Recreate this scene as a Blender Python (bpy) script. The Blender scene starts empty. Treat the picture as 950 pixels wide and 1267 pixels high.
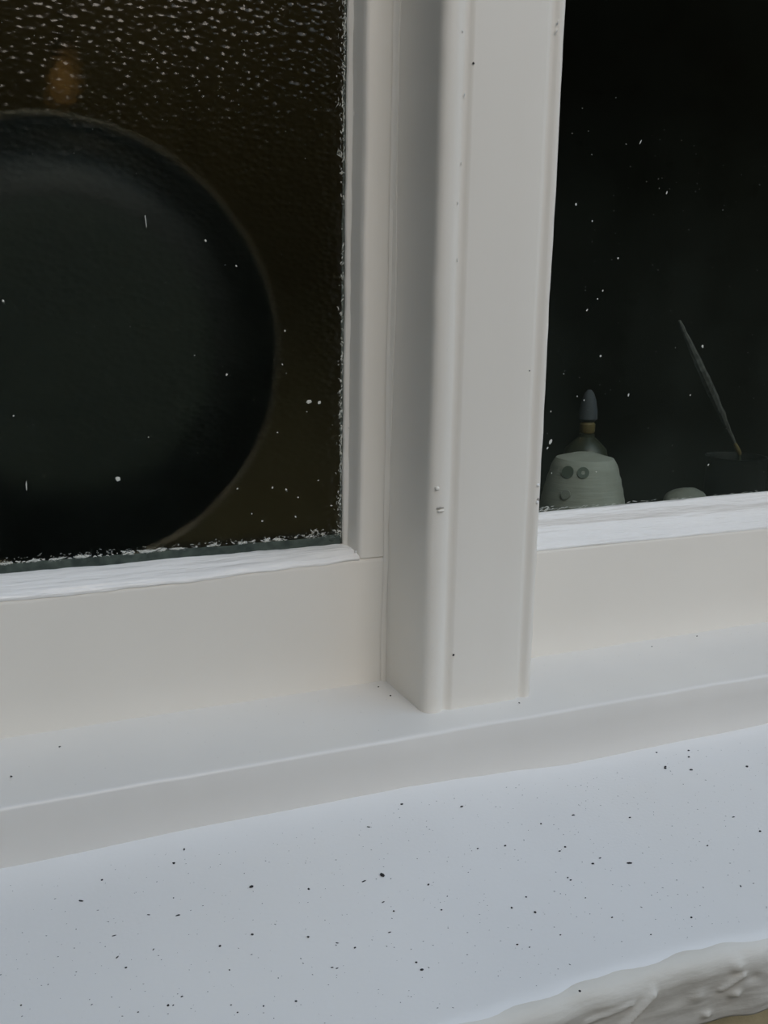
import bpy, bmesh, math, random
from mathutils import Vector, Matrix, noise
random.seed(7)
C = bpy.context.scene.collection
S = bpy.context.scene
PI = math.pi

# ------------------------------------------------------------------ camera
cd = bpy.data.cameras.new('camera'); cam = bpy.data.objects.new('camera', cd); C.objects.link(cam)
right = Vector((0.9111926, -0.41156603, 0.01847831))
up = Vector((0.0682758, 0.19508825, 0.97840635))
fwd = Vector((0.40628372, 0.89025501, -0.20586297))
CP = Vector((-0.22624443, -0.43777718, 0.21569175))
m = Matrix((right, up, -fwd)).transposed().to_4x4(); m.translation = CP
cam.matrix_world = m
cd.sensor_fit = 'HORIZONTAL'; cd.sensor_width = 36; cd.lens = 1195.99 / 950 * 36
cd.clip_start = 0.01; cd.clip_end = 200
S.camera = cam

# ------------------------------------------------------------------ sky, sun, exposure
w = bpy.data.worlds.new('overcast_sky'); S.world = w; w.use_nodes = True
nt = w.node_tree; nt.nodes.clear()
tc = nt.nodes.new('ShaderNodeTexCoord'); sx = nt.nodes.new('ShaderNodeSeparateXYZ')
cr = nt.nodes.new('ShaderNodeValToRGB'); bg = nt.nodes.new('ShaderNodeBackground'); wo = nt.nodes.new('ShaderNodeOutputWorld')
cr.color_ramp.elements[0].position = 0.0; cr.color_ramp.elements[0].color = (0.74, 0.74, 0.68, 1)
cr.color_ramp.elements[1].position = 1.0; cr.color_ramp.elements[1].color = (0.56, 0.82, 1.16, 1)
nt.links.new(tc.outputs['Generated'], sx.inputs[0]); nt.links.new(sx.outputs['Z'], cr.inputs[0])
nt.links.new(cr.outputs[0], bg.inputs[0]); nt.links.new(bg.outputs[0], wo.inputs[0])
bg.inputs[1].default_value = 1.22
sd = bpy.data.lights.new('hazy_sun', 'SUN'); sd.energy = 1.25; sd.angle = math.radians(34); sd.color = (1.0, 0.87, 0.74)
sun = bpy.data.objects.new('hazy_sun', sd); C.objects.link(sun)
sun.rotation_euler = Vector((0.03, -1.0, 0.72)).to_track_quat('Z', 'Y').to_euler()
S.view_settings.view_transform = 'Standard'; S.view_settings.look = 'None'
S.view_settings.gamma = 1.0; S.view_settings.use_curve_mapping = False
S.view_settings.exposure = 0.0

# ------------------------------------------------------------------ materials
def mat(name, col, rough=0.5, bumps=(), metal=0.0, col2=None, cscale=6.0, spec=0.5, cstretch=(1, 1, 1)):
    """bumps: list of (scale, stretch, strength, distance)"""
    m = bpy.data.materials.new(name); m.use_nodes = True
    t = m.node_tree; b = t.nodes['Principled BSDF']
    b.inputs['Base Color'].default_value = (*col, 1); b.inputs['Roughness'].default_value = rough
    b.inputs['Metallic'].default_value = metal; b.inputs['Specular IOR Level'].default_value = spec
    co = t.nodes.new('ShaderNodeTexCoord')
    if col2:
        mp = t.nodes.new('ShaderNodeMapping'); mp.inputs['Scale'].default_value = cstretch
        n = t.nodes.new('ShaderNodeTexNoise'); n.inputs['Scale'].default_value = cscale; n.inputs['Detail'].default_value = 5
        r = t.nodes.new('ShaderNodeValToRGB'); r.color_ramp.elements[0].position = .35; r.color_ramp.elements[1].position = .65
        r.color_ramp.elements[0].color = (*col, 1); r.color_ramp.elements[1].color = (*col2, 1)
        t.links.new(co.outputs['Object'], mp.inputs[0]); t.links.new(mp.outputs[0], n.inputs['Vector'])
        t.links.new(n.outputs['Fac'], r.inputs[0]); t.links.new(r.outputs[0], b.inputs['Base Color'])
    prev = None
    for sc, st, stg, dist in bumps:
        mp = t.nodes.new('ShaderNodeMapping'); mp.inputs['Scale'].default_value = st
        n = t.nodes.new('ShaderNodeTexNoise'); n.inputs['Scale'].default_value = sc; n.inputs['Detail'].default_value = 4
        bp = t.nodes.new('ShaderNodeBump'); bp.inputs['Strength'].default_value = stg; bp.inputs['Distance'].default_value = dist
        t.links.new(co.outputs['Object'], mp.inputs[0]); t.links.new(mp.outputs[0], n.inputs['Vector'])
        t.links.new(n.outputs['Fac'], bp.inputs['Height'])
        if prev: t.links.new(prev.outputs[0], bp.inputs['Normal'])
        prev = bp
    if prev: t.links.new(prev.outputs[0], b.inputs['Normal'])
    return m

P1, P2 = (0.755, 0.742, 0.715), (0.79, 0.773, 0.74)
W1, W2 = (.825, .795, .735), (.855, .825, .765)  # same paint as the ledge, with warmer light on uprights put into the colour
M_WOOD = mat('gloss_white_paint', W1, .34, [(60, (1, 1, .15), .25, .0006), (700, (1, 1, 1), .10, .0002)], col2=W2, cscale=9)
M_RAIL = mat('gloss_white_paint_rail', W1, .34, [(60, (.15, 1, 1), .25, .0006), (700, (1, 1, 1), .10, .0002)], col2=W2, cscale=9)
M_LEDGE = mat('gloss_white_paint_sill', P1, .34, [(60, (.15, 1, 1), .25, .0006), (700, (1, 1, 1), .10, .0002)], col2=P2, cscale=9)
M_BEAD = mat('brushed_white_putty_paint', (.86, .855, .84), .24, [(260, (.08, 1, 1), 1.0, .0018), (60, (.3, 1, 1), .8, .0025)], col2=(.90, .895, .88), cscale=20)
M_SILL = mat('satin_white_masonry_paint', (.775, .775, .77), .42, [(45, (.5, 1, 1), .25, .0010), (500, (1, 1, 1), .35, .0003)], col2=(.80, .80, .795), cscale=7)
M_NOSE = mat('thick_cream_masonry_paint', (.64, .615, .555), .5, [(90, (.4, 1, 1), .7, .0014), (260, (.25, 1, 1), .6, .0006)], col2=(.72, .70, .65), cscale=14)
M_OCHRE = mat('ochre_render', (.42, .36, .22), .8, [(120, (1, 1, 1), .6, .002)], col2=(.52, .46, .30), cscale=25)
M_FLAKE = mat('dried_paint_flake', (.62, .64, .60), .5, [(900, (1, 1, 1), .5, .0003)])
M_SMEAR = mat('green_grey_grime', (.075, .10, .085), .6, [(500, (.3, 1, 1), .6, .0003)], col2=(.03, .045, .04), cscale=160)
M_GRIT = mat('black_grit', (.02, .02, .022), .8, [(2000, (1, 1, 1), .5, .0002)])
M_DUST = mat('grey_dust', (.17, .18, .19), .9)
M_CHIP = mat('bare_chip', (.36, .34, .31), .7)
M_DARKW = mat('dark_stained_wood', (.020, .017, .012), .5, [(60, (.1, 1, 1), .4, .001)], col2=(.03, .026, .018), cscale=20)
M_CAB = mat('brown_wood', (.15, .125, .06), .45, [(40, (1, 1, .1), .3, .001)], col2=(.18, .15, .075), cscale=12, cstretch=(1, 1, .1))
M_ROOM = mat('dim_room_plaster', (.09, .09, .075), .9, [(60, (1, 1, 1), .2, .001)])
M_PAN = mat('black_enamel', (.003, .0035, .003), .5, [(300, (1, 1, 1), .1, .0002)], spec=.2)
M_PANC = mat('grey_green_worn_enamel', (.009, .0115, .008), .7, [(200, (1, 1, 1), .2, .0003)], col2=(.012, .015, .010), cscale=25, spec=.25)
M_PRIM = mat('dull_brass_rim', (.075, .056, .034), .45, [(300, (1, 1, 1), .2, .0002)], metal=.4)
M_JAR = mat('pale_stoneware', (.30, .305, .27), .6, [(90, (.2, .2, 2.5), .6, .0015)], col2=(.35, .355, .32), cscale=60)
M_JSPOT = mat('dark_glaze_spot', (.10, .12, .10), .5)
M_JPATCH = mat('faint_glaze_patch', (.215, .22, .195), .6)
M_BOT = mat('dark_olive_plastic', (.03, .033, .02), .4)
M_POT = mat('black_pot_glaze', (.006, .0065, .006), .6, spec=.2)
M_CONE = mat('blue_grey_plastic', (.05, .056, .068), .7)
M_AMB = mat('amber_plastic', (.13, .095, .035), .5)
M_STICK = mat('grey_bristly_wood', (.09, .09, .085), .8, [(300, (1, 1, .2), .8, .001)], col2=(.04, .04, .038), cscale=220)
M_GROUND = mat('dark_paving', (.035, .035, .032), .9, [(5, (1, 1, 1), .3, .01)], col2=(.05, .05, .045), cscale=1.5)
M_HEDGE = mat('hedge_green', (.012, .022, .010), .9)
M_BLOCK = mat('pale_brick', (.26, .25, .22), .9, [(20, (1, 1, 3), .4, .004)], col2=(.32, .30, .27), cscale=9)
M_WALL = mat('painted_render', (.60, .58, .54), .8, [(80, (1, 1, 1), .4, .002)], col2=(.66, .64, .60), cscale=8)
M_METAL = mat('tarnished_metal', (.2, .18, .14), .4, metal=.8)

def glass_mat(name, kind):
    m = bpy.data.materials.new(name); m.use_nodes = True
    t = m.node_tree; t.nodes.clear()
    o = t.nodes.new('ShaderNodeOutputMaterial'); mx = t.nodes.new('ShaderNodeMixShader')
    tr = t.nodes.new('ShaderNodeBsdfTransparent'); tr.inputs[0].default_value = (.93, .96, .94, 1)
    gl = t.nodes.new('ShaderNodeBsdfGlossy'); gl.inputs['Roughness'].default_value = .02 if kind == 'plain' else .13
    fr = t.nodes.new('ShaderNodeFresnel'); fr.inputs['IOR'].default_value = 1.5
    co = t.nodes.new('ShaderNodeTexCoord')
    if kind == 'plain':
        n = t.nodes.new('ShaderNodeTexNoise'); n.inputs['Scale'].default_value = 14
        bp = t.nodes.new('ShaderNodeBump'); bp.inputs['Strength'].default_value = .05; bp.inputs['Distance'].default_value = .002
        t.links.new(co.outputs['Object'], n.inputs['Vector']); t.links.new(n.outputs['Fac'], bp.inputs['Height'])
    else:
        mp = t.nodes.new('ShaderNodeMapping'); mp.inputs['Scale'].default_value = (1, 1, 1.5)
        n = t.nodes.new('ShaderNodeTexVoronoi'); n.inputs['Scale'].default_value = 250; n.feature = 'SMOOTH_F1'; n.inputs['Smoothness'].default_value = .6
        bp = t.nodes.new('ShaderNodeBump'); bp.inputs['Strength'].default_value = 1.0; bp.inputs['Distance'].default_value = .00034
        t.links.new(co.outputs['Object'], mp.inputs[0]); t.links.new(mp.outputs[0], n.inputs['Vector'])
        t.links.new(n.outputs['Distance'], bp.inputs['Height'])
    t.links.new(bp.outputs[0], gl.inputs['Normal']); t.links.new(bp.outputs[0], fr.inputs['Normal'])
    thru = tr.outputs[0]
    if kind != 'plain':
        rf = t.nodes.new('ShaderNodeBsdfRefraction'); rf.inputs['Color'].default_value = (.93, .96, .94, 1); rf.inputs['IOR'].default_value = 1.06; rf.inputs['Roughness'].default_value = .28
        m2 = t.nodes.new('ShaderNodeMixShader'); m2.inputs[0].default_value = .6
        t.links.new(tr.outputs[0], m2.inputs[1]); t.links.new(rf.outputs[0], m2.inputs[2]); t.links.new(bp.outputs[0], rf.inputs['Normal']); thru = m2.outputs[0]
    # one thin sheet of glass: the far face of the slab adds no total reflection of its own
    ge = t.nodes.new('ShaderNodeNewGeometry'); mm = t.nodes.new('ShaderNodeMath'); mm.operation = 'MULTIPLY_ADD'
    mm.inputs[1].default_value = -1; mm.inputs[2].default_value = 1; m3 = t.nodes.new('ShaderNodeMath'); m3.operation = 'MULTIPLY'
    t.links.new(ge.outputs['Backfacing'], mm.inputs[0]); t.links.new(mm.outputs[0], m3.inputs[0]); t.links.new(fr.outputs[0], m3.inputs[1])
    t.links.new(m3.outputs[0], mx.inputs[0]); t.links.new(thru, mx.inputs[1]); t.links.new(gl.outputs[0], mx.inputs[2])
    # pale haze painted in for a reflection, stronger towards the foot of the pane
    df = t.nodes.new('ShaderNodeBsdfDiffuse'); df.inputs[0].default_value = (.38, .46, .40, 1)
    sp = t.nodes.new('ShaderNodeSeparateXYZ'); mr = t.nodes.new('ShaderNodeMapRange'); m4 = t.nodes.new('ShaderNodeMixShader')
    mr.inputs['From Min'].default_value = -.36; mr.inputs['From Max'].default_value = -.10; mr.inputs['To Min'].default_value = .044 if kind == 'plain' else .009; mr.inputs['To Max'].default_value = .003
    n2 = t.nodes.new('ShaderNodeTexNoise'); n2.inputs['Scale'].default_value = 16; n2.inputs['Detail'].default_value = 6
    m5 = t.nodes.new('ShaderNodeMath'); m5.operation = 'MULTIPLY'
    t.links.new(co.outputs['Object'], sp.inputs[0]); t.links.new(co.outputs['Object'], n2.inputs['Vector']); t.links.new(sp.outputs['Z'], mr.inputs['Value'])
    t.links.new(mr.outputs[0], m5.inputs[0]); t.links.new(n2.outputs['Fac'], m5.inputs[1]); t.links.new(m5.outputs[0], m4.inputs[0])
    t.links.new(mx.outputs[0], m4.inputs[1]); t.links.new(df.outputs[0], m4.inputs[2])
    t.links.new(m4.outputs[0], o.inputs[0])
    return m
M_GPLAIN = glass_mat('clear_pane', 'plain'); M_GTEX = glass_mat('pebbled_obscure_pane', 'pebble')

# ------------------------------------------------------------------ helpers
def nz(x, y=0.0, z=0.0): return noise.noise(Vector((x, y, z)))

def obj(name, verts, faces, mt, parent=None, smooth=True, auto=35):
    me = bpy.data.meshes.new(name); me.from_pydata([tuple(v) for v in verts], [], faces); me.update()
    me.materials.append(mt)
    bm = bmesh.new(); bm.from_mesh(me); bmesh.ops.recalc_face_normals(bm, faces=bm.faces)
    if smooth:
        for f in bm.faces: f.smooth = True
        a = math.radians(auto)
        for e in bm.edges:
            if len(e.link_faces) == 2 and e.calc_face_angle(0) > a: e.smooth = False
    bm.to_mesh(me); bm.free()
    o = bpy.data.objects.new(name, me); C.objects.link(o)
    if parent: o.parent = parent
    return o

def tag(o, label=None, cat=None, group=None, kind=None):
    if label: o['label'] = label
    if cat: o['category'] = cat
    if group: o['group'] = group
    if kind: o['kind'] = kind
    return o

def empty(name, loc=(0, 0, 0), label=None, cat=None, group=None, kind=None):
    o = bpy.data.objects.new(name, None); C.objects.link(o); o.location = loc; o.empty_display_size = .02
    return tag(o, label, cat, group, kind)

def sweep(name, axis, ts, prof, mt, parent=None, auto=35, origin=(0, 0, 0)):
    """closed profile prof(t) -> [(a,b)...] swept along axis 'X' (a=y,b=z) or 'Z' (a=x,b=y)"""
    vs, fs = [], []; n = None
    ox = Vector(origin)
    for t in ts:
        p = prof(t); n = len(p)
        for a, b in p:
            vs.append((Vector((t, a, b)) if axis == 'X' else Vector((a, b, t))) - ox)
    for i in range(len(ts) - 1):
        for j in range(n):
            k = (j + 1) % n
            fs.append((i * n + j, i * n + k, (i + 1) * n + k, (i + 1) * n + j))
    fs.append(tuple(range(n))[::-1]); fs.append(tuple((len(ts) - 1) * n + j for j in range(n)))
    o = obj(name, vs, fs, mt, parent, auto=auto); o.location = ox
    return o

def rng(a, b, step):
    n = max(1, int(round((b - a) / step))); return [a + (b - a) * i / n for i in range(n + 1)]

def box(name, x0, x1, y0, y1, z0, z1, mt, parent=None, bev=0.0, local=False):
    bm = bmesh.new(); bmesh.ops.create_cube(bm, size=1)
    bmesh.ops.scale(bm, vec=(x1 - x0, y1 - y0, z1 - z0), verts=bm.verts)
    if bev: bmesh.ops.bevel(bm, geom=list(bm.edges), offset=bev, segments=3, affect='EDGES', profile=.5)
    me = bpy.data.meshes.new(name); bm.to_mesh(me); bm.free(); me.materials.append(mt)
    o = bpy.data.objects.new(name, me); C.objects.link(o); o.location = ((x0 + x1) / 2, (y0 + y1) / 2, (z0 + z1) / 2)
    if parent:
        o.parent = parent; o.location = Vector(o.location) - (Vector((0, 0, 0)) if local else Vector(parent.location))
    return o

def lathe(name, prof, mt, parent=None, seg=48, axis='Z', loc=(0, 0, 0), auto=35, wob=0):
    vs, fs = [], []
    for r, h in prof:
        for i in range(seg):
            a = 2 * PI * i / seg; rr = r * (1 + wob * nz(math.cos(a) * 2, math.sin(a) * 2, h * 30))
            if axis == 'Z': vs.append((rr * math.cos(a), rr * math.sin(a), h))
            else: vs.append((rr * math.cos(a), h, rr * math.sin(a)))
    n = len(prof)
    for i in range(n - 1):
        for j in range(seg):
            k = (j + 1) % seg
            fs.append((i * seg + j, i * seg + k, (i + 1) * seg + k, (i + 1) * seg + j))
    fs.append(tuple(range(seg))); fs.append(tuple((n - 1) * seg + j for j in range(seg)))
    o = obj(name, vs, fs, mt, parent, auto=auto); o.location = loc
    return o

def tube(name, pts, rad, mt, parent=None, seg=10):
    vs, fs = [], []; pts = [Vector(p) for p in pts]
    if not isinstance(rad, (list, tuple)): rad = [rad] * len(pts)
    for i, p in enumerate(pts):
        d = (pts[min(i + 1, len(pts) - 1)] - pts[max(i - 1, 0)]).normalized()
        u = d.cross(Vector((0, 1, .1))).normalized(); v = d.cross(u)
        for j in range(seg):
            a = 2 * PI * j / seg; vs.append(p + (u * math.cos(a) + v * math.sin(a)) * rad[i])
    for i in range(len(pts) - 1):
        for j in range(seg):
            k = (j + 1) % seg; fs.append((i * seg + j, i * seg + k, (i + 1) * seg + k, (i + 1) * seg + j))
    fs.append(tuple(range(seg))); fs.append(tuple((len(pts) - 1) * seg + j for j in range(seg)))
    return obj(name, vs, fs, mt, parent)

XL, XR, ZT = -0.56, 0.63, 0.86           # window opening

# ------------------------------------------------------------------ frame sill (ledge + fascia) and outer sill
def ledge_prof(x):
    t = max(0.0, min(1.0, (x + .22) / .45))
    yf = -.0195 - .0055 * t + .0006 * nz(x * 22) + .0003 * nz(x * 90)      # nose
    z0 = .0004 * nz(x * 30, 4) 
    yb, zb = -.017 - .0015 * t, -.060
    p = [(.13, -.060), (.13, .0005), (.060, .0005 + z0), (.03, .0003 + z0), (.0, .0 + z0), (yf + .004, -.0002 + z0)]
    for k in range(1, 6):
        a = k / 5 * PI / 2; p.append((yf + .0022 - .0022 * math.sin(a), z0 - .0024 + .0022 * math.cos(a)))
    p += [(yf + .0008 + .0005 * nz(x * 15, 9), -.012), (yb + .0007 * nz(x * 12, 2), -.024), (yb, -.034), (yb, zb)]
    return p
tr = sweep('trim_1', 'X', rng(XL, XR, .004), ledge_prof, M_LEDGE)
tag(tr, 'white painted timber frame sill with narrow flat ledge and grey-white front fascia under both windows', 'window sill', kind='structure')

def sill_edge_y(x): return -.1655 + .0030 * nz(x * 14, 3) + .0016 * nz(x * 45, 8) - .006 * max(0, min(1, (x - .02) / .08))
def sill_join_z(x):
    t = max(0.0, min(1.0, (x + .02) / .10)); return -.0305 - .0065 * t + .0012 * nz(x * 12, 5) + .0004 * nz(x * 50, 1)
NJ = 26
def sill_prof(x):
    ye = sill_edge_y(x); zj = sill_join_z(x); zf = -.046
    p = [(.0, -.079), (.0, zj + .0005)]
    p.append((-.0165, zj + .0004)); p.append((-.0195, zj)); p.append((-.024, zj - .0008))
    for k in range(1, 15):
        t = k / 14; y = -.024 + (ye + .010 + .024) * t
        p.append((y, zj - .0008 + (zf - zj) * t + .0005 * nz(x * 18, y * 18, 2)))
    for k in range(1, 7):
        a = k / 6 * PI / 2 * .9; p.append((ye + .010 - .010 * math.sin(a) + .0009 * nz(x * 60, k * .4), zf - .0008 - .0085 * (1 - math.cos(a))))
    p += [(ye + .003, -.060), (ye + .006, -.079), (-.10, -.079)]
    return p
sl = sweep('trim_2', 'X', rng(XL - .06, XR + .06, .004), sill_prof, M_SILL, auto=50)
tag(sl, 'wide pale blue-white painted masonry sill speckled with black grit, below the window ledge', 'masonry sill', kind='structure')

# lumpy thick paint on the front edge of the sill
vs, fs = [], []; xs = rng(XL - .06, XR + .06, .0012); NZ = 30
for x in xs:
    ye = sill_edge_y(x); lo = -.0835 + .003 * nz(x * 16, 7) + .001 * nz(x * 70, 3)
    for k in range(NZ + 1):
        t = k / NZ
        if t < .2:
            a = t / .2 * PI / 2; y = ye + .0085 - .0105 * math.sin(a); z = -.0478 - .0090 * (1 - math.cos(a))
        else:
            y = ye - .002 + .004 * (t - .2); z = -.0568 + (lo + .0568) * (t - .2) / .8
        amp = min(1, t * 5)
        d = .0014 * nz(x * 28, z * 50, 1) + .0006 * nz(x * 80, z * 120, 5) + .0006 * max(0, nz(x * 25, z * 120, 9))
        # diagonal drip ridges and knobbly lumps left by the brush
        for (ax, az, bx, bz, rr, hh) in ((.0045, -.074, .022, -.0575, .0016, .0028), (.0585, -.066, .068, -.060, .0012, .0016), (-.010, -.063, .012, -.059, .0009, .0012)):
            px, pz = x - ax, z - az; ex, ez = bx - ax, bz - az; u = max(0, min(1, (px * ex + pz * ez) / (ex * ex + ez * ez)))
            q = math.hypot(px - ex * u, pz - ez * u); d += hh * math.exp(-(q / rr) ** 2)
        for (ax, az, rr, hh) in ((.0650, -.0555, .0022, .0022), (.066, -.070, .0018, .0022), (.0535, -.078, .0015, .0020), (.047, -.066, .0030, .0012), (.074, -.063, .0025, -.0012)):
            d += hh * math.exp(-(((x - ax) / 1.3) ** 2 + (z - az) ** 2) / rr ** 2)
        vs.append((x, y - d * amp - .0004, z + .0006 * nz(x * 50, z * 50, 4) * amp))
    vs.append((x, ye + .012, lo - .001))
n = NZ + 2
for i in range(len(xs) - 1):
    for k in range(n - 1): fs.append((i * n + k, i * n + k + 1, (i + 1) * n + k + 1, (i + 1) * n + k))
ns = obj('sill_nosing', vs, fs, M_NOSE, sl, auto=80)
tag(ns, 'lumpy thickly painted cream front edge of the sill')

wf = box('wall_front', XL - .8, XR + .8, -.152, .05, -1.2, -.078, M_OCHRE)
tag(wf, 'ochre rendered wall just below the sill, seen in the bottom right corner', 'wall', kind='structure')

# ------------------------------------------------------------------ mullion
def mull_prof(z):
    e = .0005 * nz(z * 14, 1) + .00025 * nz(z * 60, 2); g = .0003 * nz(z * 20, 6)
    r = .0004 * nz(z * 16, 8) + .0003 * nz(z * 70, 9)
    return [(0 + .0, .0745), (0.0002, .052), (0 + e * .5, .025), (0 + e, .006), (.0003 + e, .0035), (.0011 + e, .0016), (.0024 + e, .0004), (.0042, -.0004), (.0064, -.0008), (.0086, -.0005),
            (.0102 + g, .0003), (.0113 + g, .0013), (.0122 + g, .0019), (.0136 + g, .0019), (.0148, .0012), (.0158, .0002), (.0172, 0), (.030, .0001), (.045, .0001), (.0570, 0), (.0586 + g, .0004), (.0596 + g, .0014),
            (.0610 + g, .0017), (.0624 + g, .0012), (.0634, .0003), (.0650 + r, -.0001), (.0668 + r, .0003), (.0678 + r, .0013), (.0683 + r, .0030), (.0683, .010), (.068, .052), (.068, .0745)]
mu = sweep('trim_3', 'Z', rng(-.001, ZT, .004), mull_prof, M_WOOD, auto=50)
tag(mu, 'white painted vertical timber mullion with rounded edge mouldings standing between the two windows', 'mullion', kind='structure')

def lump(name, loc, size, mt, parent, sub=2, amp=.4, seed=0, label=None):
    bm = bmesh.new(); bmesh.ops.create_icosphere(bm, subdivisions=sub, radius=1)
    for v in bm.verts:
        d = 1 + amp * nz(v.co.x * 1.5 + seed, v.co.y * 1.5, v.co.z * 1.5)
        v.co = Vector((v.co.x * size[0], v.co.y * size[1], v.co.z * size[2])) * d
    me = bpy.data.meshes.new(name); bm.to_mesh(me); bm.free(); me.materials.append(mt)
    for f in me.polygons: f.use_smooth = True
    o = bpy.data.objects.new(name, me); C.objects.link(o); o.location = loc; o.parent = parent
    if label: o['label'] = label
    return o
lump('paint_chip', (.0052, -.0008, .1146), (.0022, .0005, .0005), M_CHIP, mu, seed=1, label='small dark chip on the left moulding')
lump('paint_blister', (.0058, -.0008, .1130), (.0020, .0010, .0008), M_WOOD, mu, seed=2)
lump('paint_blister', (.0035, -.0004, .1250), (.0014, .0009, .0010), M_WOOD, mu, seed=3)
lump('paint_chip', (.0660, .0000, .1150), (.0009, .0004, .0009), M_CHIP, mu, seed=4)
lump('paint_blister', (.0655, -.0001, .1230), (.0009, .0008, .0009), M_BEAD, mu, seed=5)
lump('paint_blister', (.0655, -.0001, .1135), (.0009, .0008, .0011), M_BEAD, mu, seed=6)
lump('paint_speck', (.0162, -.0002, .3318), (.0005, .0003, .0005), M_GRIT, mu, seed=7)
lump('paint_speck', (.0166, -.0002, .0320), (.0006, .0003, .0006), M_GRIT, mu, seed=8)
lump('paint_speck', (.0565, -.0001, .1850), (.0004, .0003, .0004), M_DUST, mu, seed=9)
# glossy paint nibs along the left groove
vs, fs = [], []
def add_lump(vs, fs, c, s, rot=0.0, nrm='y'):
    k = len(vs); n = 6; ca, sa = math.cos(rot), math.sin(rot)
    for i in range(n):
        a = 2 * PI * i / n; r = random.uniform(.65, 1.15); a0, b0 = s[0] * r * math.cos(a), s[1] * r * math.sin(a)
        p, q = a0 * ca - b0 * sa, a0 * sa + b0 * ca
        vs.append((c[0] + p, c[1] + (0 if nrm == 'y' else q), c[2] + (q if nrm == 'y' else 0)))
    vs.append((c[0], c[1] - (s[2] if nrm == 'y' else 0), c[2] + (s[2] if nrm == 'z' else 0)))
    for i in range(n): fs.append((k + i, k + (i + 1) % n, k + n))
for (x, z) in ((.0125, .3175), (.0105, .3105), (.0118, .286), (.0100, .267), (.0065, .196), (.0095, .345), (.063, .356), (.0625, .352), (.0115, .24)):
    add_lump(vs, fs, (x, .0010 if x > .01 and x < .02 else -.0003, z), (.0004, .0011, .0007))
nb = obj('paint_nibs', vs, fs, M_BEAD, mu); nb['kind'] = 'stuff'

# ------------------------------------------------------------------ left window
w1 = empty('window_1', (0, .052, 0), 'left casement window with dark pebbled obscure glass and paint-smeared edges', 'window', kind='structure')
OFF = Vector(w1.location)
def under(o, par):
    o.parent = par; o.location = Vector(o.location) - Vector(par.location); return o
def rail1(x):
    t = .0725 + .0012 * nz(x * 20, 2) + .0006 * nz(x * 60, 3) + (.0036 * max(0, min(1, (x + .16) / .14)))
    return [(.0745, .0003), (.0745, .0795), (.068, .0795), (.056, t + .002), (.0535, t + .0008), (.0522, t - .001), (.052, t - .003), (.052 + .0004 * nz(x * 10), .03), (.052, .0003)]
under(sweep('bottom_rail', 'X', rng(XL + .04, -.0005, .004), rail1, M_RAIL, origin=(0, .052, 0)), w1)
def bead1(x):
    t = .0728 + .0013 * nz(x * 22, 2) + .0007 * nz(x * 65, 3) + (.0036 * max(0, min(1, (x + .16) / .14)))
    g = .0818 + .0005 * nz(x * 30, 7) + .0004 * nz(x * 130, 3)
    p = [(.075, .074), (.0519, t - .0012), (.0516, t - .0002), (.0522, t + .0008)]
    for k in range(1, 6):
        u = k / 6; p.append((.0522 + .0135 * u, t + .0008 + (g - t - .0008) * u + .0010 * math.sin(PI * u) + .0006 * nz(x * 40, u * 5, 1)))
    p += [(.0662, g + .0003), (.0690, g)]
    return p
b = under(sweep('glazing_bead', 'X', rng(XL + .08, -.0175, .0015), bead1, M_BEAD, auto=70, origin=(0, .052, 0)), w1)
b['label'] = 'bright brush-streaked bead under the left pane'
def stile1(z):
    e = -.0165 + .0005 * nz(z * 18, 4) + .0003 * nz(z * 70, 1)
    return [(.0, .0745), (-.021, .0745), (-.021, .068), (e - .0015, .0565), (e - .0009, .0533), (e, .0522), (e + .0012, .0516), (-.009, .0518 + .0003 * nz(z * 12)), (-.0012, .052), (.0, .0525)]
under(sweep('stile', 'Z', rng(.0765, ZT - .04, .004), stile1, M_WOOD, origin=(0, .052, 0)), w1)
def bead2(z):
    g = -.0222 + .0005 * nz(z * 20, 5) + .0004 * nz(z * 90, 2)
    w_ = .0022 + .0006 * nz(z * 25, 3)
    return [(-.018, .070), (g, .0680), (g - .0002, .0662), (g + .0006, .0648), (g + w_, .0640), (g + w_ + .0005, .0632), (-.0178, .0570), (-.0166, .0556), (-.0150, .058), (-.0150, .070)]
b = under(sweep('glazing_bead', 'Z', rng(.0800, ZT - .05, .002), bead2, M_WOOD, auto=60, origin=(0, .052, 0)), w1)
# broken seam in the putty
tb = tube('putty_crack', [(-.0205, .0117, .1500), (-.0192, .0115, .1488), (-.0180, .0105, .1478), (-.0178, .0100, .1440), (-.0178, .0099, .1390), (-.0176, .0095, .1375), (-.0170, .0090, .1352)], [.0001, .0002, .0003, .00015, .0001, .0003, .0001], M_CHIP, w1, 6)
# rough paint nib at the corner where the beads meet
lump('paint_blister', (-.0165, .0040, .0795), (.0026, .0018, .0013), M_BEAD, w1, seed=11)
lump('paint_blister', (-.0130, .0008, .0772), (.0028, .0010, .0010), M_BEAD, w1, seed=12)
# caulk fillet where the stile meets the mullion
def caulk(z):
    u = max(0, min(1, (z - .115) / .10)); u = u * u * (3 - 2 * u)
    wv = .0006 + .0034 * u * (1 - .5 * max(0, min(1, (z - .24) / .1))) + .0009 * nz(z * 30, 3) + .0010 * nz(z * 12, 8)
    wv = max(wv, .0003)
    return [(-.0030 - .0006 * nz(z * 20), .0516), (.0, .0532), (.0008, .0520), (.0006, .0520 - wv), (-.0004, .0519 - wv), (-.0012, .0512)]
under(sweep('caulk_line', 'Z', rng(.0005, ZT - .04, .002), caulk, M_WOOD, auto=60, origin=(0, .052, 0)), w1)
# top rail, outer stile
under(box('top_rail', XL + .04, 0, .052, .10, ZT - .06, ZT - .004, M_RAIL, bev=.002), w1)
under(box('stile', XL + .04, XL + .09, .0518, .10, .0765, ZT - .06, M_WOOD, bev=.002), w1)
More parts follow.
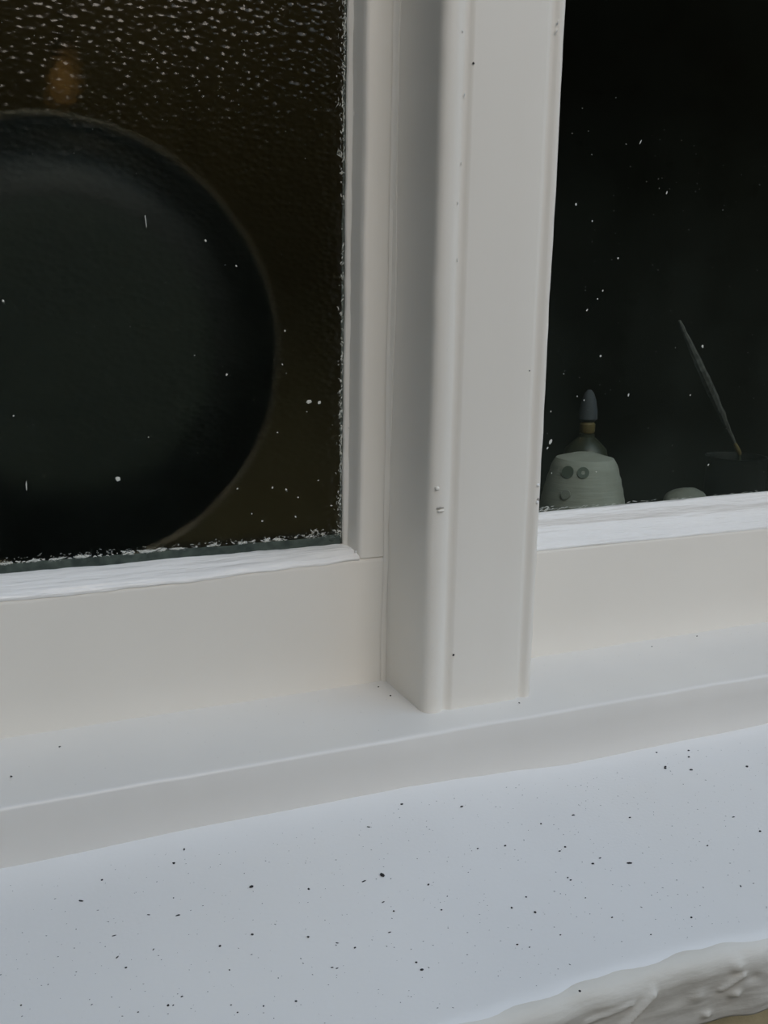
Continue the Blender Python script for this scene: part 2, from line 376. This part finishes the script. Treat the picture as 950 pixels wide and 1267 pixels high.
# pane
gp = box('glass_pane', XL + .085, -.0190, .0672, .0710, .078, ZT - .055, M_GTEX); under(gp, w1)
gp['label'] = 'dark pebbled obscure glass'

def frag_mesh(pieces, y):
    """thin raised flakes on the glass: pieces = [(x,z,len,width,angle,bend)]"""
    vs, fs = [], []
    for (x, z, L, W, a, bnd) in pieces:
        n = 4; k = len(vs); th = .00018
        for i in range(n + 1):
            t = i / n - .5; aa = a + bnd * t
            px = x + L * t * math.cos(aa); pz = z + L * t * math.sin(aa) + random.uniform(-.3, .3) * W
            ww = W * (.25 + .75 * math.cos(t * 2.6)) * random.uniform(.7, 1.2)
            nx, nzv = -math.sin(aa), math.cos(aa)
            vs += [(px + nx * ww, y, pz + nzv * ww), (px, y - th, pz), (px - nx * ww, y, pz - nzv * ww)]
        for i in range(n):
            o_ = k + i * 3
            fs += [(o_, o_ + 1, o_ + 4, o_ + 3), (o_ + 1, o_ + 2, o_ + 5, o_ + 4)]
    return vs, fs
YG = .06715
pcs = []
for i in range(900):                       # crust along the bottom edge, a few mm above the bead
    x = random.uniform(-.25, -.024); t = (x + .21) / .19
    if nz(x * 260, 4.4) < .02 and random.random() < .88: continue
    base = .0870 + .0006 * t + .0006 * nz(x * 150, 2)
    z = base + random.gauss(0, .0004) + (.0010 * max(0, t - .55) * random.uniform(-1, 4))
    pcs.append((x, z, random.uniform(.0006, .0030), random.uniform(.00010, .00040), random.gauss(.03, .35), random.uniform(-1.5, 1.5)))
for i in range(150):                       # second fainter line
    x = random.uniform(-.25, -.024)
    pcs.append((x, .0890 + random.gauss(0, .0006), random.uniform(.0004, .0014), random.uniform(.00006, .00016), random.gauss(0, .5), random.uniform(-1.5, 1.5)))
for i in range(330):                       # crust up the right edge
    z = random.random() ** 1.3 * .30 + .086; dens = 1 if (z < .20 or z > .31) else .45
    if random.random() > dens: continue
    x = -.0228 - abs(random.gauss(0, .0016)) * (1.0 if z < .13 else .65)
    pcs.append((x, z, random.uniform(.0006, .0026), random.uniform(.00009, .0003), PI / 2 + random.gauss(0, .5), random.uniform(-1.5, 1.5)))
for i in range(160):                       # scraped smear near the top of the right edge
    z = random.uniform(.285, .42); x = -.0230 - abs(random.gauss(0, .0018))
    pcs.append((x, z, random.uniform(.0006, .0030), random.uniform(.00009, .0003), PI / 2 + random.gauss(0, .35), random.uniform(-.8, .8)))
for i in range(26):                        # corner tangle
    pcs.append((random.uniform(-.042, -.0235), random.uniform(.0865, .0915), random.uniform(.001, .003), random.uniform(.0001, .0003), random.gauss(.1, .7), random.uniform(-2, 2)))
vs, fs = frag_mesh(pcs, 0)
o = obj('paint_crust', [(x, y + YG - .052, z) for x, y, z in vs], fs, M_FLAKE, w1); o['kind'] = 'stuff'; o['label'] = 'broken whitish paint crust along the edges of the left pane'
# grimy film between crust and bead
vs, fs = [], []; xs = rng(-.27, -.0232, .002)
for i, x in enumerate(xs):
    top = .0868 + .0008 * nz(x * 60, 2) + .0012 * max(0, (x + .05) / .03)
    vs += [(x, YG - .052 - .0001, .0805), (x, YG - .052 - .0003, (.0815 + top) / 2), (x, YG - .052 - .0001, top)]
    if i: k = 3 * i; fs += [(k - 3, k - 2, k + 1, k), (k - 2, k - 1, k + 2, k + 1)]
o = obj('grime_film', vs, fs, M_SMEAR, w1); o['label'] = 'dull green-grey smear at the foot of the left pane'
lump('putty_dab', (-.0285, YG - .052, .0855), (.0024, .0006, .0016), M_SMEAR, w1, seed=20)

def flecks(name, pts, y, par, seed, extra=()):
    random.seed(seed); vs, fs = [], []
    for (x, z, L, W, a) in list(pts) + list(extra):
        add_lump(vs, fs, (x, y, z), (L, W, .00025), a)
    o = obj(name, vs, fs, M_FLAKE, par); o['kind'] = 'stuff'; o['label'] = 'tiny pale paint flecks stuck on the glass'
    return o
F1 = [(-.0425,.1645,.0019,.0013,0),(-.0365,.1640,.0013,.0010,0),(-.1475,.1270,.0014,.0014,.5),(-.1290,.2560,.0003,.0034,.1),(-.1975,.2160,.0007,.0007,0),(-.1920,.1260,.0003,.0028,0),
      (-.0890,.1800,.0007,.0008,0),(-.0760,.1035,.0005,.0005,0),(-.0640,.1175,.0005,.0006,0),(-.0560,.1160,.0006,.0006,0),(-.0490,.1110,.0006,.0005,0),(-.0440,.1590,.0004,.0003,0),
      (-.0840,.1180,.0006,.0005,0),(-.0830,.2360,.0005,.0005,0),(-.0990,.2480,.0008,.0008,0),(-.0700,.0990,.0006,.0006,0),(-.1960,.1610,.0005,.0005,0),(-.0610,.1480,.0005,.0004,0),(-.1310,.1480,.0004,.0004,0),
      (-.0370,.1200,.0006,.0004,0),(-.0290,.1050,.0009,.0004,0),(-.0505,.1000,.0005,.0008,.4),(-.1060,.1900,.0004,.0004,0),(-.0565,.2030,.0006,.0007,0),(-.0580,.1850,.0005,.0007,0)]
ex = []
random.seed(31)
for i in range(90): ex.append((random.uniform(-.23, -.027), random.uniform(.10, .36), random.uniform(.00012, .0003), random.uniform(.00012, .0003), 0))
flecks('paint_flecks', F1, YG - .052, w1, 3, ex)

# ------------------------------------------------------------------ right window
w2 = empty('window_2', (.068, .052, 0), 'right casement window with smooth near-black clear glass', 'window', kind='structure')
OR2 = (.068, .052, 0)
def rail2(x):
    t = .0705 + .0005 * nz(x * 14, 6)
    return [(.0745, .0003), (.0745, .0800), (.066, .0800), (.056, t + .002), (.0535, t + .0008), (.0522, t - .0008), (.052, t - .0025), (.0521, .03), (.052, .0003)]
under(sweep('bottom_rail', 'X', rng(.0685, XR - .04, .004), rail2, M_RAIL, origin=OR2), w2)
def bead3(x):
    t = .0712 + .0004 * nz(x * 16, 6) + .0002 * nz(x * 80, 6); u = max(0, min(1, (x - .10) / .18))
    zc = .0822 - .0010 * u
    g = .0908 + .0018 * u + .0004 * nz(x * 25, 2) + .0002 * nz(x * 100, 8)
    return [(.074, .074), (.0521, t - .001), (.0519, t), (.0524, t + .0006), (.0562, t + .0040 + .0004 * nz(x * 40, 2)), (.0610, zc - .0022), (.0628, zc - .0008), (.0634, zc + .0006), (.0636, zc + .003), (.0640, g - .0016), (.0652, g - .0003), (.0676, g + .0003), (.0690, g)]
b = under(sweep('glazing_bead', 'X', rng(.0690, XR - .07, .002), bead3, M_BEAD, auto=60, origin=OR2), w2)
b['label'] = 'two-step glazing bead with bright streaky lower slope'
under(box('stile', .0685, .088, .0522, .10, .083, ZT - .06, M_WOOD, bev=.001), w2)
under(box('stile', XR - .09, XR - .04, .0518, .10, .083, ZT - .06, M_WOOD, bev=.002), w2)
under(box('top_rail', .0685, XR - .04, .0520, .10, ZT - .06, ZT - .004, M_RAIL, bev=.002), w2)
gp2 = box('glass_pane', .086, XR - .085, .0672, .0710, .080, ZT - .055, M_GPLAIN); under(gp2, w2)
pcs = []
random.seed(12)
for i in range(60):
    x = .112 + random.random() ** 1.6 * .19
    pcs.append((x, .0920 + .0012 * (x - .11) / .18 + abs(random.gauss(0, .0006)), random.uniform(.001, .004), random.uniform(.00005, .00018), random.gauss(.1, .15), random.uniform(-.5, .5)))
for i in range(14): pcs.append((random.uniform(.113, .124), random.uniform(.0915, .0945), random.uniform(.001, .003), random.uniform(.0001, .0003), random.gauss(.3, .4), random.uniform(-1, 1)))
vs, fs = frag_mesh(pcs, 0)
o = obj('paint_crust', [(x - .068, y + YG - .052, z) for x, y, z in vs], fs, M_FLAKE, w2); o['kind'] = 'stuff'
F2 = [(.1180,.1360,.0010,.0018,-.5),(.1160,.1320,.0006,.0010,-.5),(.1505,.2290,.0006,.0008,-.5),(.1395,.2170,.0006,.0010,-.6),(.1470,.2240,.0005,.0008,-.5),(.1520,.1890,.0007,.0008,0),(.1760,.1640,.0006,.0011,-.1),
      (.1360,.1640,.0005,.0006,0),(.1415,.1615,.0005,.0006,0),(.2270,.1630,.0007,.0006,.4),(.1605,.2490,.0006,.0008,-.6),(.1545,.1150,.0006,.0005,0),(.1200,.1160,.0004,.0005,0),(.2340,.1950,.0011,.0011,0),
      (.1395,.2700,.0005,.0007,-.3),(.1715,.3180,.0004,.0022,-.5),(.1945,.2900,.0005,.0011,-.2),(.1270,.2790,.0007,.0010,0),(.2480,.1150,.0010,.0006,.3),(.1250,.1780,.0004,.0004,0),(.1170,.1550,.0005,.0006,0)]
ex = []
for i in range(130): ex.append((random.uniform(.115, .31), random.uniform(.10, .36), random.uniform(.00012, .0003), random.uniform(.00012, .00035), 0))
flecks('paint_flecks', [(x - .068, z, a, b_, c) for x, z, a, b_, c in F2], YG - .052, w2, 5, [(x - .068, z, a, b_, c) for x, z, a, b_, c in ex])

# ------------------------------------------------------------------ rest of the frame and the house wall around it
o = box('trim_4', XL, XL + .038, .0, .12, .0008, ZT, M_WOOD, bev=.003); tag(o, 'white painted window jamb at the far left, outside the picture', 'window jamb', kind='structure')
o = box('trim_5', XR - .038, XR, .0, .12, .0008, ZT, M_WOOD, bev=.003); tag(o, 'white painted window jamb at the far right, outside the picture', 'window jamb', kind='structure')
o = box('trim_6', XL, XR, -.01, .12, ZT + .0005, ZT + .06, M_RAIL, bev=.003); tag(o, 'white painted head of the window frame, above the picture', 'window head', kind='structure')
o = box('wall_left', XL - 1.6, XL - .001, -.10, .16, -.030, 2.0, M_WALL); tag(o, 'rendered house wall left of the window, outside the picture', 'wall', kind='structure')
o = box('wall_right', XR + .001, XR + 1.6, -.10, .16, -.030, 2.0, M_WALL); tag(o, 'rendered house wall right of the window, outside the picture', 'wall', kind='structure')
o = box('wall_top', XL, XR, -.10, .16, ZT + .061, 2.0, M_WALL); tag(o, 'rendered house wall over the window, outside the picture', 'wall', kind='structure')

# ------------------------------------------------------------------ outside: yard, plus added side wall and hedge
def plane(name, x0, x1, y0, y1, z, mt, th=.05): return box(name, x0, x1, y0, y1, z - th, z, mt)
o = plane('ground', -8, 10, -12, 0, -1.2, M_GROUND); tag(o, 'dark paved yard outside the window', 'ground', kind='structure')
o = box('wall_light_block', -.90, -.622, -3.0, -.101, -1.2, 2.2, M_BLOCK); tag(o, 'added brick wall blocking light from the left, outside the picture', 'wall', kind='structure')  # unseen wall added to darken the left-facing sides
# unseen hedge added to darken the pane reflections: one dense leafy body
random.seed(21); vs, fs = [], []
hx = rng(-3.5, 9, .25); hz_ = rng(-1.2, 2.0, .2)
def hp(x, z, side): return (x, (-3.6 if side else -4.6) + .18 * nz(x * 2, z * 2, side) * (1 if side else -1), z + (.18 * nz(x * 1.5, 5) if z > 1.9 else 0))
nh = len(hz_)
for side in (1, 0):
    for x in hx:
        for z in hz_: vs.append(hp(x, z, side))
tot = len(hx) * nh
for sd_ in (0, tot):
    for i in range(len(hx) - 1):
        for j in range(nh - 1): a = sd_ + i * nh + j; fs.append((a, a + 1, a + nh + 1, a + nh))
for i in range(len(hx) - 1): a = i * nh + nh - 1; fs.append((a, a + nh, a + nh + tot, a + tot))
for j in range(nh - 1):
    for i in (0, len(hx) - 1): a = i * nh + j; fs.append((a, a + 1, a + 1 + tot, a + tot))
hd = obj('hedge', vs, fs, M_HEDGE); tag(hd, 'tall dark hedge added across the yard to darken the reflections in the panes', 'hedge')
vs, fs = [], []
for i in range(6000):
    x = random.uniform(-3.5, 9); z = random.uniform(-1.1, 2.05); p = Vector(hp(x, z, 1)); s_ = random.uniform(.03, .06)
    u = Vector((random.gauss(0, 1), random.gauss(0, .5), random.gauss(0, 1))).normalized(); v = u.cross(Vector((random.gauss(0, .4), 1, random.gauss(0, .4)))).normalized()
    p.y += random.uniform(.0, .08); k = len(vs); vs += [p - u * s_, p + v * s_ * .4 + Vector((0, .01, 0)), p + u * s_, p - v * s_ * .4]; fs += [(k, k + 1, k + 2), (k, k + 2, k + 3)]
o = obj('leaves', vs, fs, M_HEDGE, hd, smooth=False); o['kind'] = 'stuff'

# ------------------------------------------------------------------ room behind the glass
RX0, RX1, RY0, RY1, RZ0, RZ1 = -1.5, 1.8, .161, 2.6, -.95, 1.55
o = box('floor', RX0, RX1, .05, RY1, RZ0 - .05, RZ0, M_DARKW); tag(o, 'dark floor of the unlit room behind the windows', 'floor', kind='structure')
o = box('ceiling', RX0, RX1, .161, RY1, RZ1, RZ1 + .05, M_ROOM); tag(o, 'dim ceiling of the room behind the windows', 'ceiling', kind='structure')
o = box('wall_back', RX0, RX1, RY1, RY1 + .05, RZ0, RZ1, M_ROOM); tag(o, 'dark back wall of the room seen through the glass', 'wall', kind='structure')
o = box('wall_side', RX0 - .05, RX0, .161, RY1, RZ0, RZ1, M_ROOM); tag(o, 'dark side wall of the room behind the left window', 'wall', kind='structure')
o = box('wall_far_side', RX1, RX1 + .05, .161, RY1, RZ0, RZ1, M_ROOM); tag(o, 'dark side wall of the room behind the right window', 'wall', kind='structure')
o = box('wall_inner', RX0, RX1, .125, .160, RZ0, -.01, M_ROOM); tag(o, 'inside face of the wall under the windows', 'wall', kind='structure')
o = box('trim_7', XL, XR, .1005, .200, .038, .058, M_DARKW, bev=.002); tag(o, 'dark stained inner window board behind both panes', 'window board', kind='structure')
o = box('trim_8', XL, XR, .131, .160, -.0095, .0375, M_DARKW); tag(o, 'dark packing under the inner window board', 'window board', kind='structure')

# round pan leaning behind the left pane
pan = empty('round_pan', (-.161, .135, .0585), 'large round black pan leaning upright behind the left pebbled pane, grey-green centre', 'pan')
R_ = .131
def panp(name, prof, mt): 
    o = lathe(name, prof, mt, pan, seg=96, axis='Y', loc=(0, 0, R_ + .0005)); return o
panp('side_wall', [(.080, -.0135), (.094, -.0130), (.108, -.006), (.118, .004), (.1285, .012), (.1285, .014), (.116, .006), (.105, -.003), (.08, -.010)], M_PAN)
o = panp('base', [(.0005, -.0150), (.070, -.0150), (.079, -.0146), (.082, -.0130), (.082, -.0105), (.0005, -.0105)], M_PANC); o['label'] = 'dull grey-green flat base'
o = panp('rim', [(.1275, .0115), (.1292, .0105), (.1306, .0112), (.1310, .0130), (.1300, .0145), (.1280, .0145)], M_PRIM); o['label'] = 'thin dull brassy rim'
pan.rotation_euler = (math.radians(-3), 0, 0)

# pale dome-shaped jar with two dark spots
jar = empty('dome_jar', (.1985, .140, .0582), 'squat pale grey dome-shaped jar with two dark round spots behind the right pane', 'jar')
prof = [(.026, 0), (.0305, .001), (.0320, .005)]
for i in range(1, 15):
    t = i / 14
    r = .0325 * (1 - .36 * t ** 1.6) if t < .84 else .0325 * (1 - .36 * .84 ** 1.6) * math.sqrt(max(0, 1 - ((t - .84) / .165) ** 2)) ** .8
    prof.append((max(r, .003) + .0003 * math.sin(i * 3), .005 + .052 * t))
lathe('body', prof, M_JAR, jar)
def spot(name, par, ang, z, r, rad, mt, hole=0):
    vs, fs = [], []; n = 20; c = Vector((math.sin(ang) * r, -math.cos(ang) * r, z)); u = Vector((math.cos(ang), math.sin(ang), 0)); nn = Vector((math.sin(ang), -math.cos(ang), .1))
    for i in range(n):
        a = 2 * PI * i / n
        for rr, h in ((rad, -.002), (rad * .95, .0008), (max(hole, .0002), .0008), (max(hole, .0002), -.002)):
            vs.append(c + u * rr * math.cos(a) + (Vector((0, 0, 1)) - .32 * Vector((nn.x, nn.y, 0))) * rr * .95 * math.sin(a) + nn * h)
    for i in range(n):
        k = (i + 1) % n
        for q in range(3): fs.append((i * 4 + q, i * 4 + q + 1, k * 4 + q + 1, k * 4 + q))
    return obj(name, vs, fs, mt, par)
# facing the camera side (towards -x -y)
spot('dark_spot', jar, -1.12, .0455, .0243, .0048, M_JSPOT)
spot('dark_spot', jar, -.66, .0460, .0242, .0044, M_JSPOT, hole=.0014)
spot('faint_patch', jar, -1.05, .0300, .0291, .0036, M_JPATCH)

# dark bottle with blue-grey nozzle
bt = empty('nozzle_bottle', (.2290, .1810, .0582), 'dark squeeze bottle with blue-grey conical nozzle standing behind the pale dome jar', 'bottle')
lathe('body', [(.016, 0), (.0175, .002), (.0175, .045), (.016, .053), (.009, .060), (.006, .0625), (.006, .065)], M_BOT, bt)
lathe('collar', [(.0052, .0655), (.0060, .0668), (.0060, .0725), (.0048, .0740)], M_AMB, bt)['label'] = 'amber collar'
lathe('nozzle', [(.0050, .0742), (.0074, .0765), (.0070, .083), (.0056, .091), (.0036, .0965), (.0014, .099)], M_CONE, bt)['label'] = 'blue-grey cone nozzle'

# stick leaning out of a dark pot
pot = empty('utensil_pot', (.3500, .145, .0582), 'small near-black pot holding the slanted stick behind the right pane', 'pot')
lathe('body', [(.018, 0), (.021, .002), (.0235, .020), (.023, .044), (.0245, .047), (.0225, .047), (.0210, .043), (.0215, .020), (.018, .006), (.001, .005)], M_POT, pot)
st = empty('slanted_stick', (.3600, .1440, .066), 'thin frayed grey stick with amber binding leaning out of the dark pot', 'stick')
P0 = Vector((-.0050, 0, .0005)); PA = Vector((.3470 - .36, -.004, .1085 - .066)); PB = Vector((.2760 - .36, -.004, .2110 - .066))
d = (PB - PA).normalized()
pts = [PA + d * (.010 + i * (PB - PA - d * .01).length / 20) for i in range(21)]
pts = [p + Vector((.0006 * nz(i * .7), 0, .0006 * nz(i * .9, 3))) for i, p in enumerate(pts)]
tube('shaft', pts, [.0011 + .0024 * max(0, math.sin(PI * min(1, (i / 20) ** 1.0))) + .0006 * nz(i * 1.3, 7) for i in range(21)], M_STICK, st, 8)
tube('binding', [PA + d * t for t in (-.002, 0, .003, .008, .0105)], [.0012, .0019, .0020, .0016, .0010], M_AMB, st, 10)['label'] = 'amber binding'
tube('tip', [P0, PA * .5 + P0 * .5, PA], [.0010, .0014, .0014], M_BOT, st, 8)

lid = empty('round_pebble', (.2985, .142, .0582), 'low pale round pebble lying between the dome jar and the dark pot', 'pebble')
bm = bmesh.new(); bmesh.ops.create_icosphere(bm, subdivisions=4, radius=1)
for v in bm.verts: v.co = Vector((v.co.x * .019, v.co.y * .016, v.co.z * .0125 + .0123)) * (1 + .05 * nz(v.co.x * 2, v.co.y * 2, v.co.z * 2))
me = bpy.data.meshes.new('stone'); bm.to_mesh(me); bm.free(); me.materials.append(M_JPATCH)
for f in me.polygons: f.use_smooth = True
o = bpy.data.objects.new('stone', me); C.objects.link(o); o.parent = lid

# warm fill light added above the picture to brighten the cupboard
cl = empty('added_fill_light', (.15, .95, RZ1 - .002), 'added warm fill light inside the room, unseen above the picture', 'fill light')
M_SH = bpy.data.materials.new('fill_glow'); M_SH.use_nodes = True; b_ = M_SH.node_tree.nodes['Principled BSDF']
b_.inputs['Emission Color'].default_value = (1, .78, .42, 1); b_.inputs['Emission Strength'].default_value = 4.5
lathe('fill_dome', [(.02, -.10), (.09, -.085), (.13, -.05), (.135, -.02), (.12, -.012)], M_SH, cl, 32)
lathe('fill_plate', [(.10, -.0115), (.10, 0)], M_METAL, cl, 32)
# brown cupboard and amber lamp deeper in the room
cb = empty('wooden_cupboard', (.05, 1.60, RZ0), 'brown wooden cupboard standing deep in the room behind the left pane', 'cupboard')
box('body', -.75, .70, 0, .45, 0, 1.95, M_CAB, cb, .004, True)
for i, (a, b_) in enumerate(((-.74, -.27), (-.26, .21), (.22, .69))):
    dr = box('door', a, b_, -.02, -.0005, .06, 1.93, M_CAB, cb, .003, True)
    k = lump('knob', (.20, -.022, .1), (.014, .014, .014), M_METAL, dr, amp=.05)
ML = bpy.data.materials.new('amber_glow'); ML.use_nodes = True
b_ = ML.node_tree.nodes['Principled BSDF']; b_.inputs['Base Color'].default_value = (.5, .3, .1, 1)
b_.inputs['Emission Color'].default_value = (1, .52, .16, 1); b_.inputs['Emission Strength'].default_value = .04
lp = empty('hanging_lamp', (-.0527, 1.0, .478), 'small dim amber lamp glowing behind the top left of the pebbled pane', 'lamp')
lathe('bulb', [(.002, 0), (.010, .002), (.0165, .010), (.018, .020), (.016, .034), (.011, .048), (.009, .056)], ML, lp, 24)
lathe('cap', [(.0095, .0565), (.0105, .058), (.0105, .072), (.003, .078)], M_METAL, lp, 24)
lathe('cord', [(.0015, .0785), (.0015, RZ1 - .478 - .001)], M_BOT, lp, 8)

# ------------------------------------------------------------------ grit on the sill and ledge
def sill_z(x, y):
    ye = sill_edge_y(x); zj = sill_join_z(x); yn = ye + .010
    t = max(0, min(1, (y + .024) / (yn + .024)))
    return zj - .0008 + (-.046 - zj) * t + .0005 * nz(x * 18, y * 18, 2)
GRIT = [(-0.1391,-0.0307,0.001,0.00043,70),(-0.1457,-0.0386,0.00074,0.00056,0),(-0.1774,-0.0385,0.00057,0.00043,0),(-0.1877,-0.0489,0.0013,0.00049,-35),(-0.1627,-0.0675,0.00085,0.00028,-30),(-0.1514,-0.072,0.00111,0.00037,0),(-0.1394,-0.0948,0.00056,0.00056,0),(-0.1253,-0.0932,0.00056,0.00056,0),(-0.1039,-0.1018,0.00057,0.00057,0),(-0.0937,-0.1088,0.00071,0.00028,-40),(-0.0878,-0.1138,0.00071,0.00043,30),(-0.1391,-0.1082,0.00043,0.00043,0),(-0.1595,-0.1148,0.0006,0.0003,20),(-0.1652,-0.1172,0.00057,0.00043,0),(-0.1635,-0.1178,0.00043,0.00028,20),(-0.1318,-0.1295,0.0004,0.0004,0),(-0.2157,-0.0983,0.0004,0.0004,0),(-0.1765,-0.0933,0.00057,0.00043,0),(-0.1788,-0.0866,0.00085,0.00028,40),(-0.1647,-0.0876,0.00071,0.00028,50),(-0.1004,-0.1204,0.00071,0.00028,-20),(-0.1196,-0.1315,0.00057,0.00043,0),(-0.1781,-0.0744,0.001,0.00028,0),(-0.0938,-0.0748,0.00056,0.00056,0),(-0.1431,-0.1249,0.00043,0.00028,0),(-0.1418,-0.129,0.00043,0.00028,0),(-0.1762,-0.1164,0.00043,0.00028,0),(-0.0273,-0.0306,0.00093,0.00056,0),(0.0017,-0.0412,0.00093,0.00056,0),(-0.0418,-0.0896,0.00057,0.00057,0),(-0.0436,-0.106,0.00057,0.00043,0),(-0.0659,-0.0933,0.001,0.00028,20),(-0.0638,-0.0999,0.00049,0.00049,0),(0.0069,-0.076,0.00074,0.00056,0),(-0.0686,-0.078,0.0013,0.00037,20),(-0.0033,-0.111,0.00043,0.00043,0),(-0.0133,-0.1149,0.00049,0.00049,0),(-0.0049,-0.1209,0.0006,0.0006,0),(-0.0229,-0.1351,0.00057,0.00043,0),(-0.0187,-0.1381,0.00043,0.00028,0),(0.0229,-0.1079,0.00057,0.00043,0),(0.0225,-0.106,0.00056,0.00037,0),(0.0402,-0.1011,0.00074,0.00056,0),(0.0464,-0.0985,0.00093,0.00037,0),(0.0578,-0.1061,0.00148,0.00056,-20),(0.0305,-0.0876,0.00074,0.00037,0),(0.0351,-0.0857,0.00056,0.00056,0),(-0.0987,-0.1214,0.00057,0.00028,0),(-0.0707,-0.1107,0.00085,0.00028,0),(-0.0674,-0.1295,0.00057,0.00043,0),(-0.0669,-0.1338,0.0008,0.0006,0),(-0.0022,-0.1364,0.00049,0.00032,0),(0.136,-0.0928,0.00111,0.00037,0),(0.1395,-0.1079,0.0008,0.0006,0),(0.1483,-0.0467,0.00101,0.0006,-10),(0.1352,-0.0402,0.00092,0.00069,0),(0.0837,-0.0737,0.0008,0.0004,0),(0.0553,-0.0637,0.00115,0.00046,0),(0.0344,-0.0652,0.00056,0.00056,0),(-0.0137,-0.1667,0.00049,0.00065,0),(0.0973,-0.1382,0.00093,0.00037,60),(0.0597,-0.1474,0.00049,0.00049,0),(-0.0072,-0.0738,0.00056,0.00037,0),(-0.0508,-0.0422,0.00101,0.0004,-30),(0.0221,-0.1205,0.00043,0.00028,0),(0.0258,-0.1352,0.0006,0.0004,0),(0.0353,-0.1498,0.00049,0.00032,0),(0.105,-0.1076,0.0008,0.0004,20),(0.1625,-0.0285,0.00074,0.00056,0),(0.1572,-0.0346,0.0008,0.0006,0),(0.1364,-0.0387,0.0008,0.0006,0),(0.1426,-0.0235,0.00074,0.00056,0),(0.1823,-0.055,0.00092,0.00069,0)]
def gritty(name, x, y, z, l, w_, a, seed, label, group=None):
    bm = bmesh.new(); bmesh.ops.create_icosphere(bm, subdivisions=1, radius=1)
    h = min(l, w_) * .7; ca, sa = math.cos(a), math.sin(a)
    for v in bm.verts:
        d = 1 + .5 * nz(v.co.x * 1.7 + seed, v.co.y * 1.7, v.co.z * 1.7)
        px, py = v.co.x * l * d, v.co.y * w_ * d; v.co = Vector((px * ca - py * sa, px * sa + py * ca, v.co.z * h * d))
    me = bpy.data.meshes.new(name); bm.to_mesh(me); bm.free(); me.materials.append(M_GRIT)
    o = bpy.data.objects.new(name, me); C.objects.link(o); o.location = (x, y, z + h * .6)
    return tag(o, label, 'grit', group)
random.seed(5)
gritty('grit_crumb', -.0591, -.0773, sill_z(-.0591, -.0773), .0010, .0013, .4, 1, 'largest black crumb of grit, near the middle of the blue-white sill')
gritty('grit_crumb', -.1173, -.0655, sill_z(-.1173, -.0655), .0011, .0008, .1, 2, 'second largest black crumb of grit, left of the largest one on the blue-white sill')
for i, (x, y, l, w_, a) in enumerate(GRIT):
    gritty('grit_crumb', x, y, sill_z(x, y), l, w_, math.radians(a), i * 3.1, 'tiny black crumb of grit lying on the blue-white masonry sill', 'grit crumbs on the masonry sill')
for i, (x, y, lb) in enumerate(((.2314, .046, 'dark crumb on the ledge hard against the right window rail'), (.1882, .0405, 'small dark crumb on the ledge under the right pane, left of the other'), (-.186, .0317, 'lone dark crumb on the ledge at the far left'),
        (-.0078, .0440, 'dark crumb in the ledge corner where the left rail meets the mullion'), (-.0069, .0293, 'dark crumb on the ledge beside the shaded side of the mullion'), (.0560, -.0070, 'black crumb on the ledge at the right foot of the mullion'), (-.21, .0079, 'small dark crumb near the ledge front edge at the picture left border'))):
    gritty('grit_crumb', x, y, .0004, .0006, .0005, .3 * i, 50 + i, lb, 'grit crumbs on the ledge')
# fine dust: nobody could count it
random.seed(9); vs, fs = [], []
for i in range(1500):
    x = random.uniform(-.30, .32); y = -.028 - random.random() * .13
    s = random.choice((.00010, .00013, .00016, .00022, .0003)) * random.uniform(.7, 1.1)
    add_lump(vs, fs, (x, y, sill_z(x, y) + .00008), (s * random.uniform(1, 2.0), s, .00010), random.uniform(0, PI), 'z')
for i in range(110):
    x = random.uniform(-.30, .32); y = random.uniform(-.014, .046)
    if 0 <= x <= .07 and y > -.003: continue
    s = random.uniform(.00010, .0002); add_lump(vs, fs, (x, y, .0006), (s, s, .0001), 0, 'z')
o = obj('fine_dust', vs, fs, M_DUST, None, smooth=False)
tag(o, 'fine scattered dark dust specks peppered over the blue-white sill', 'dust', kind='stuff')
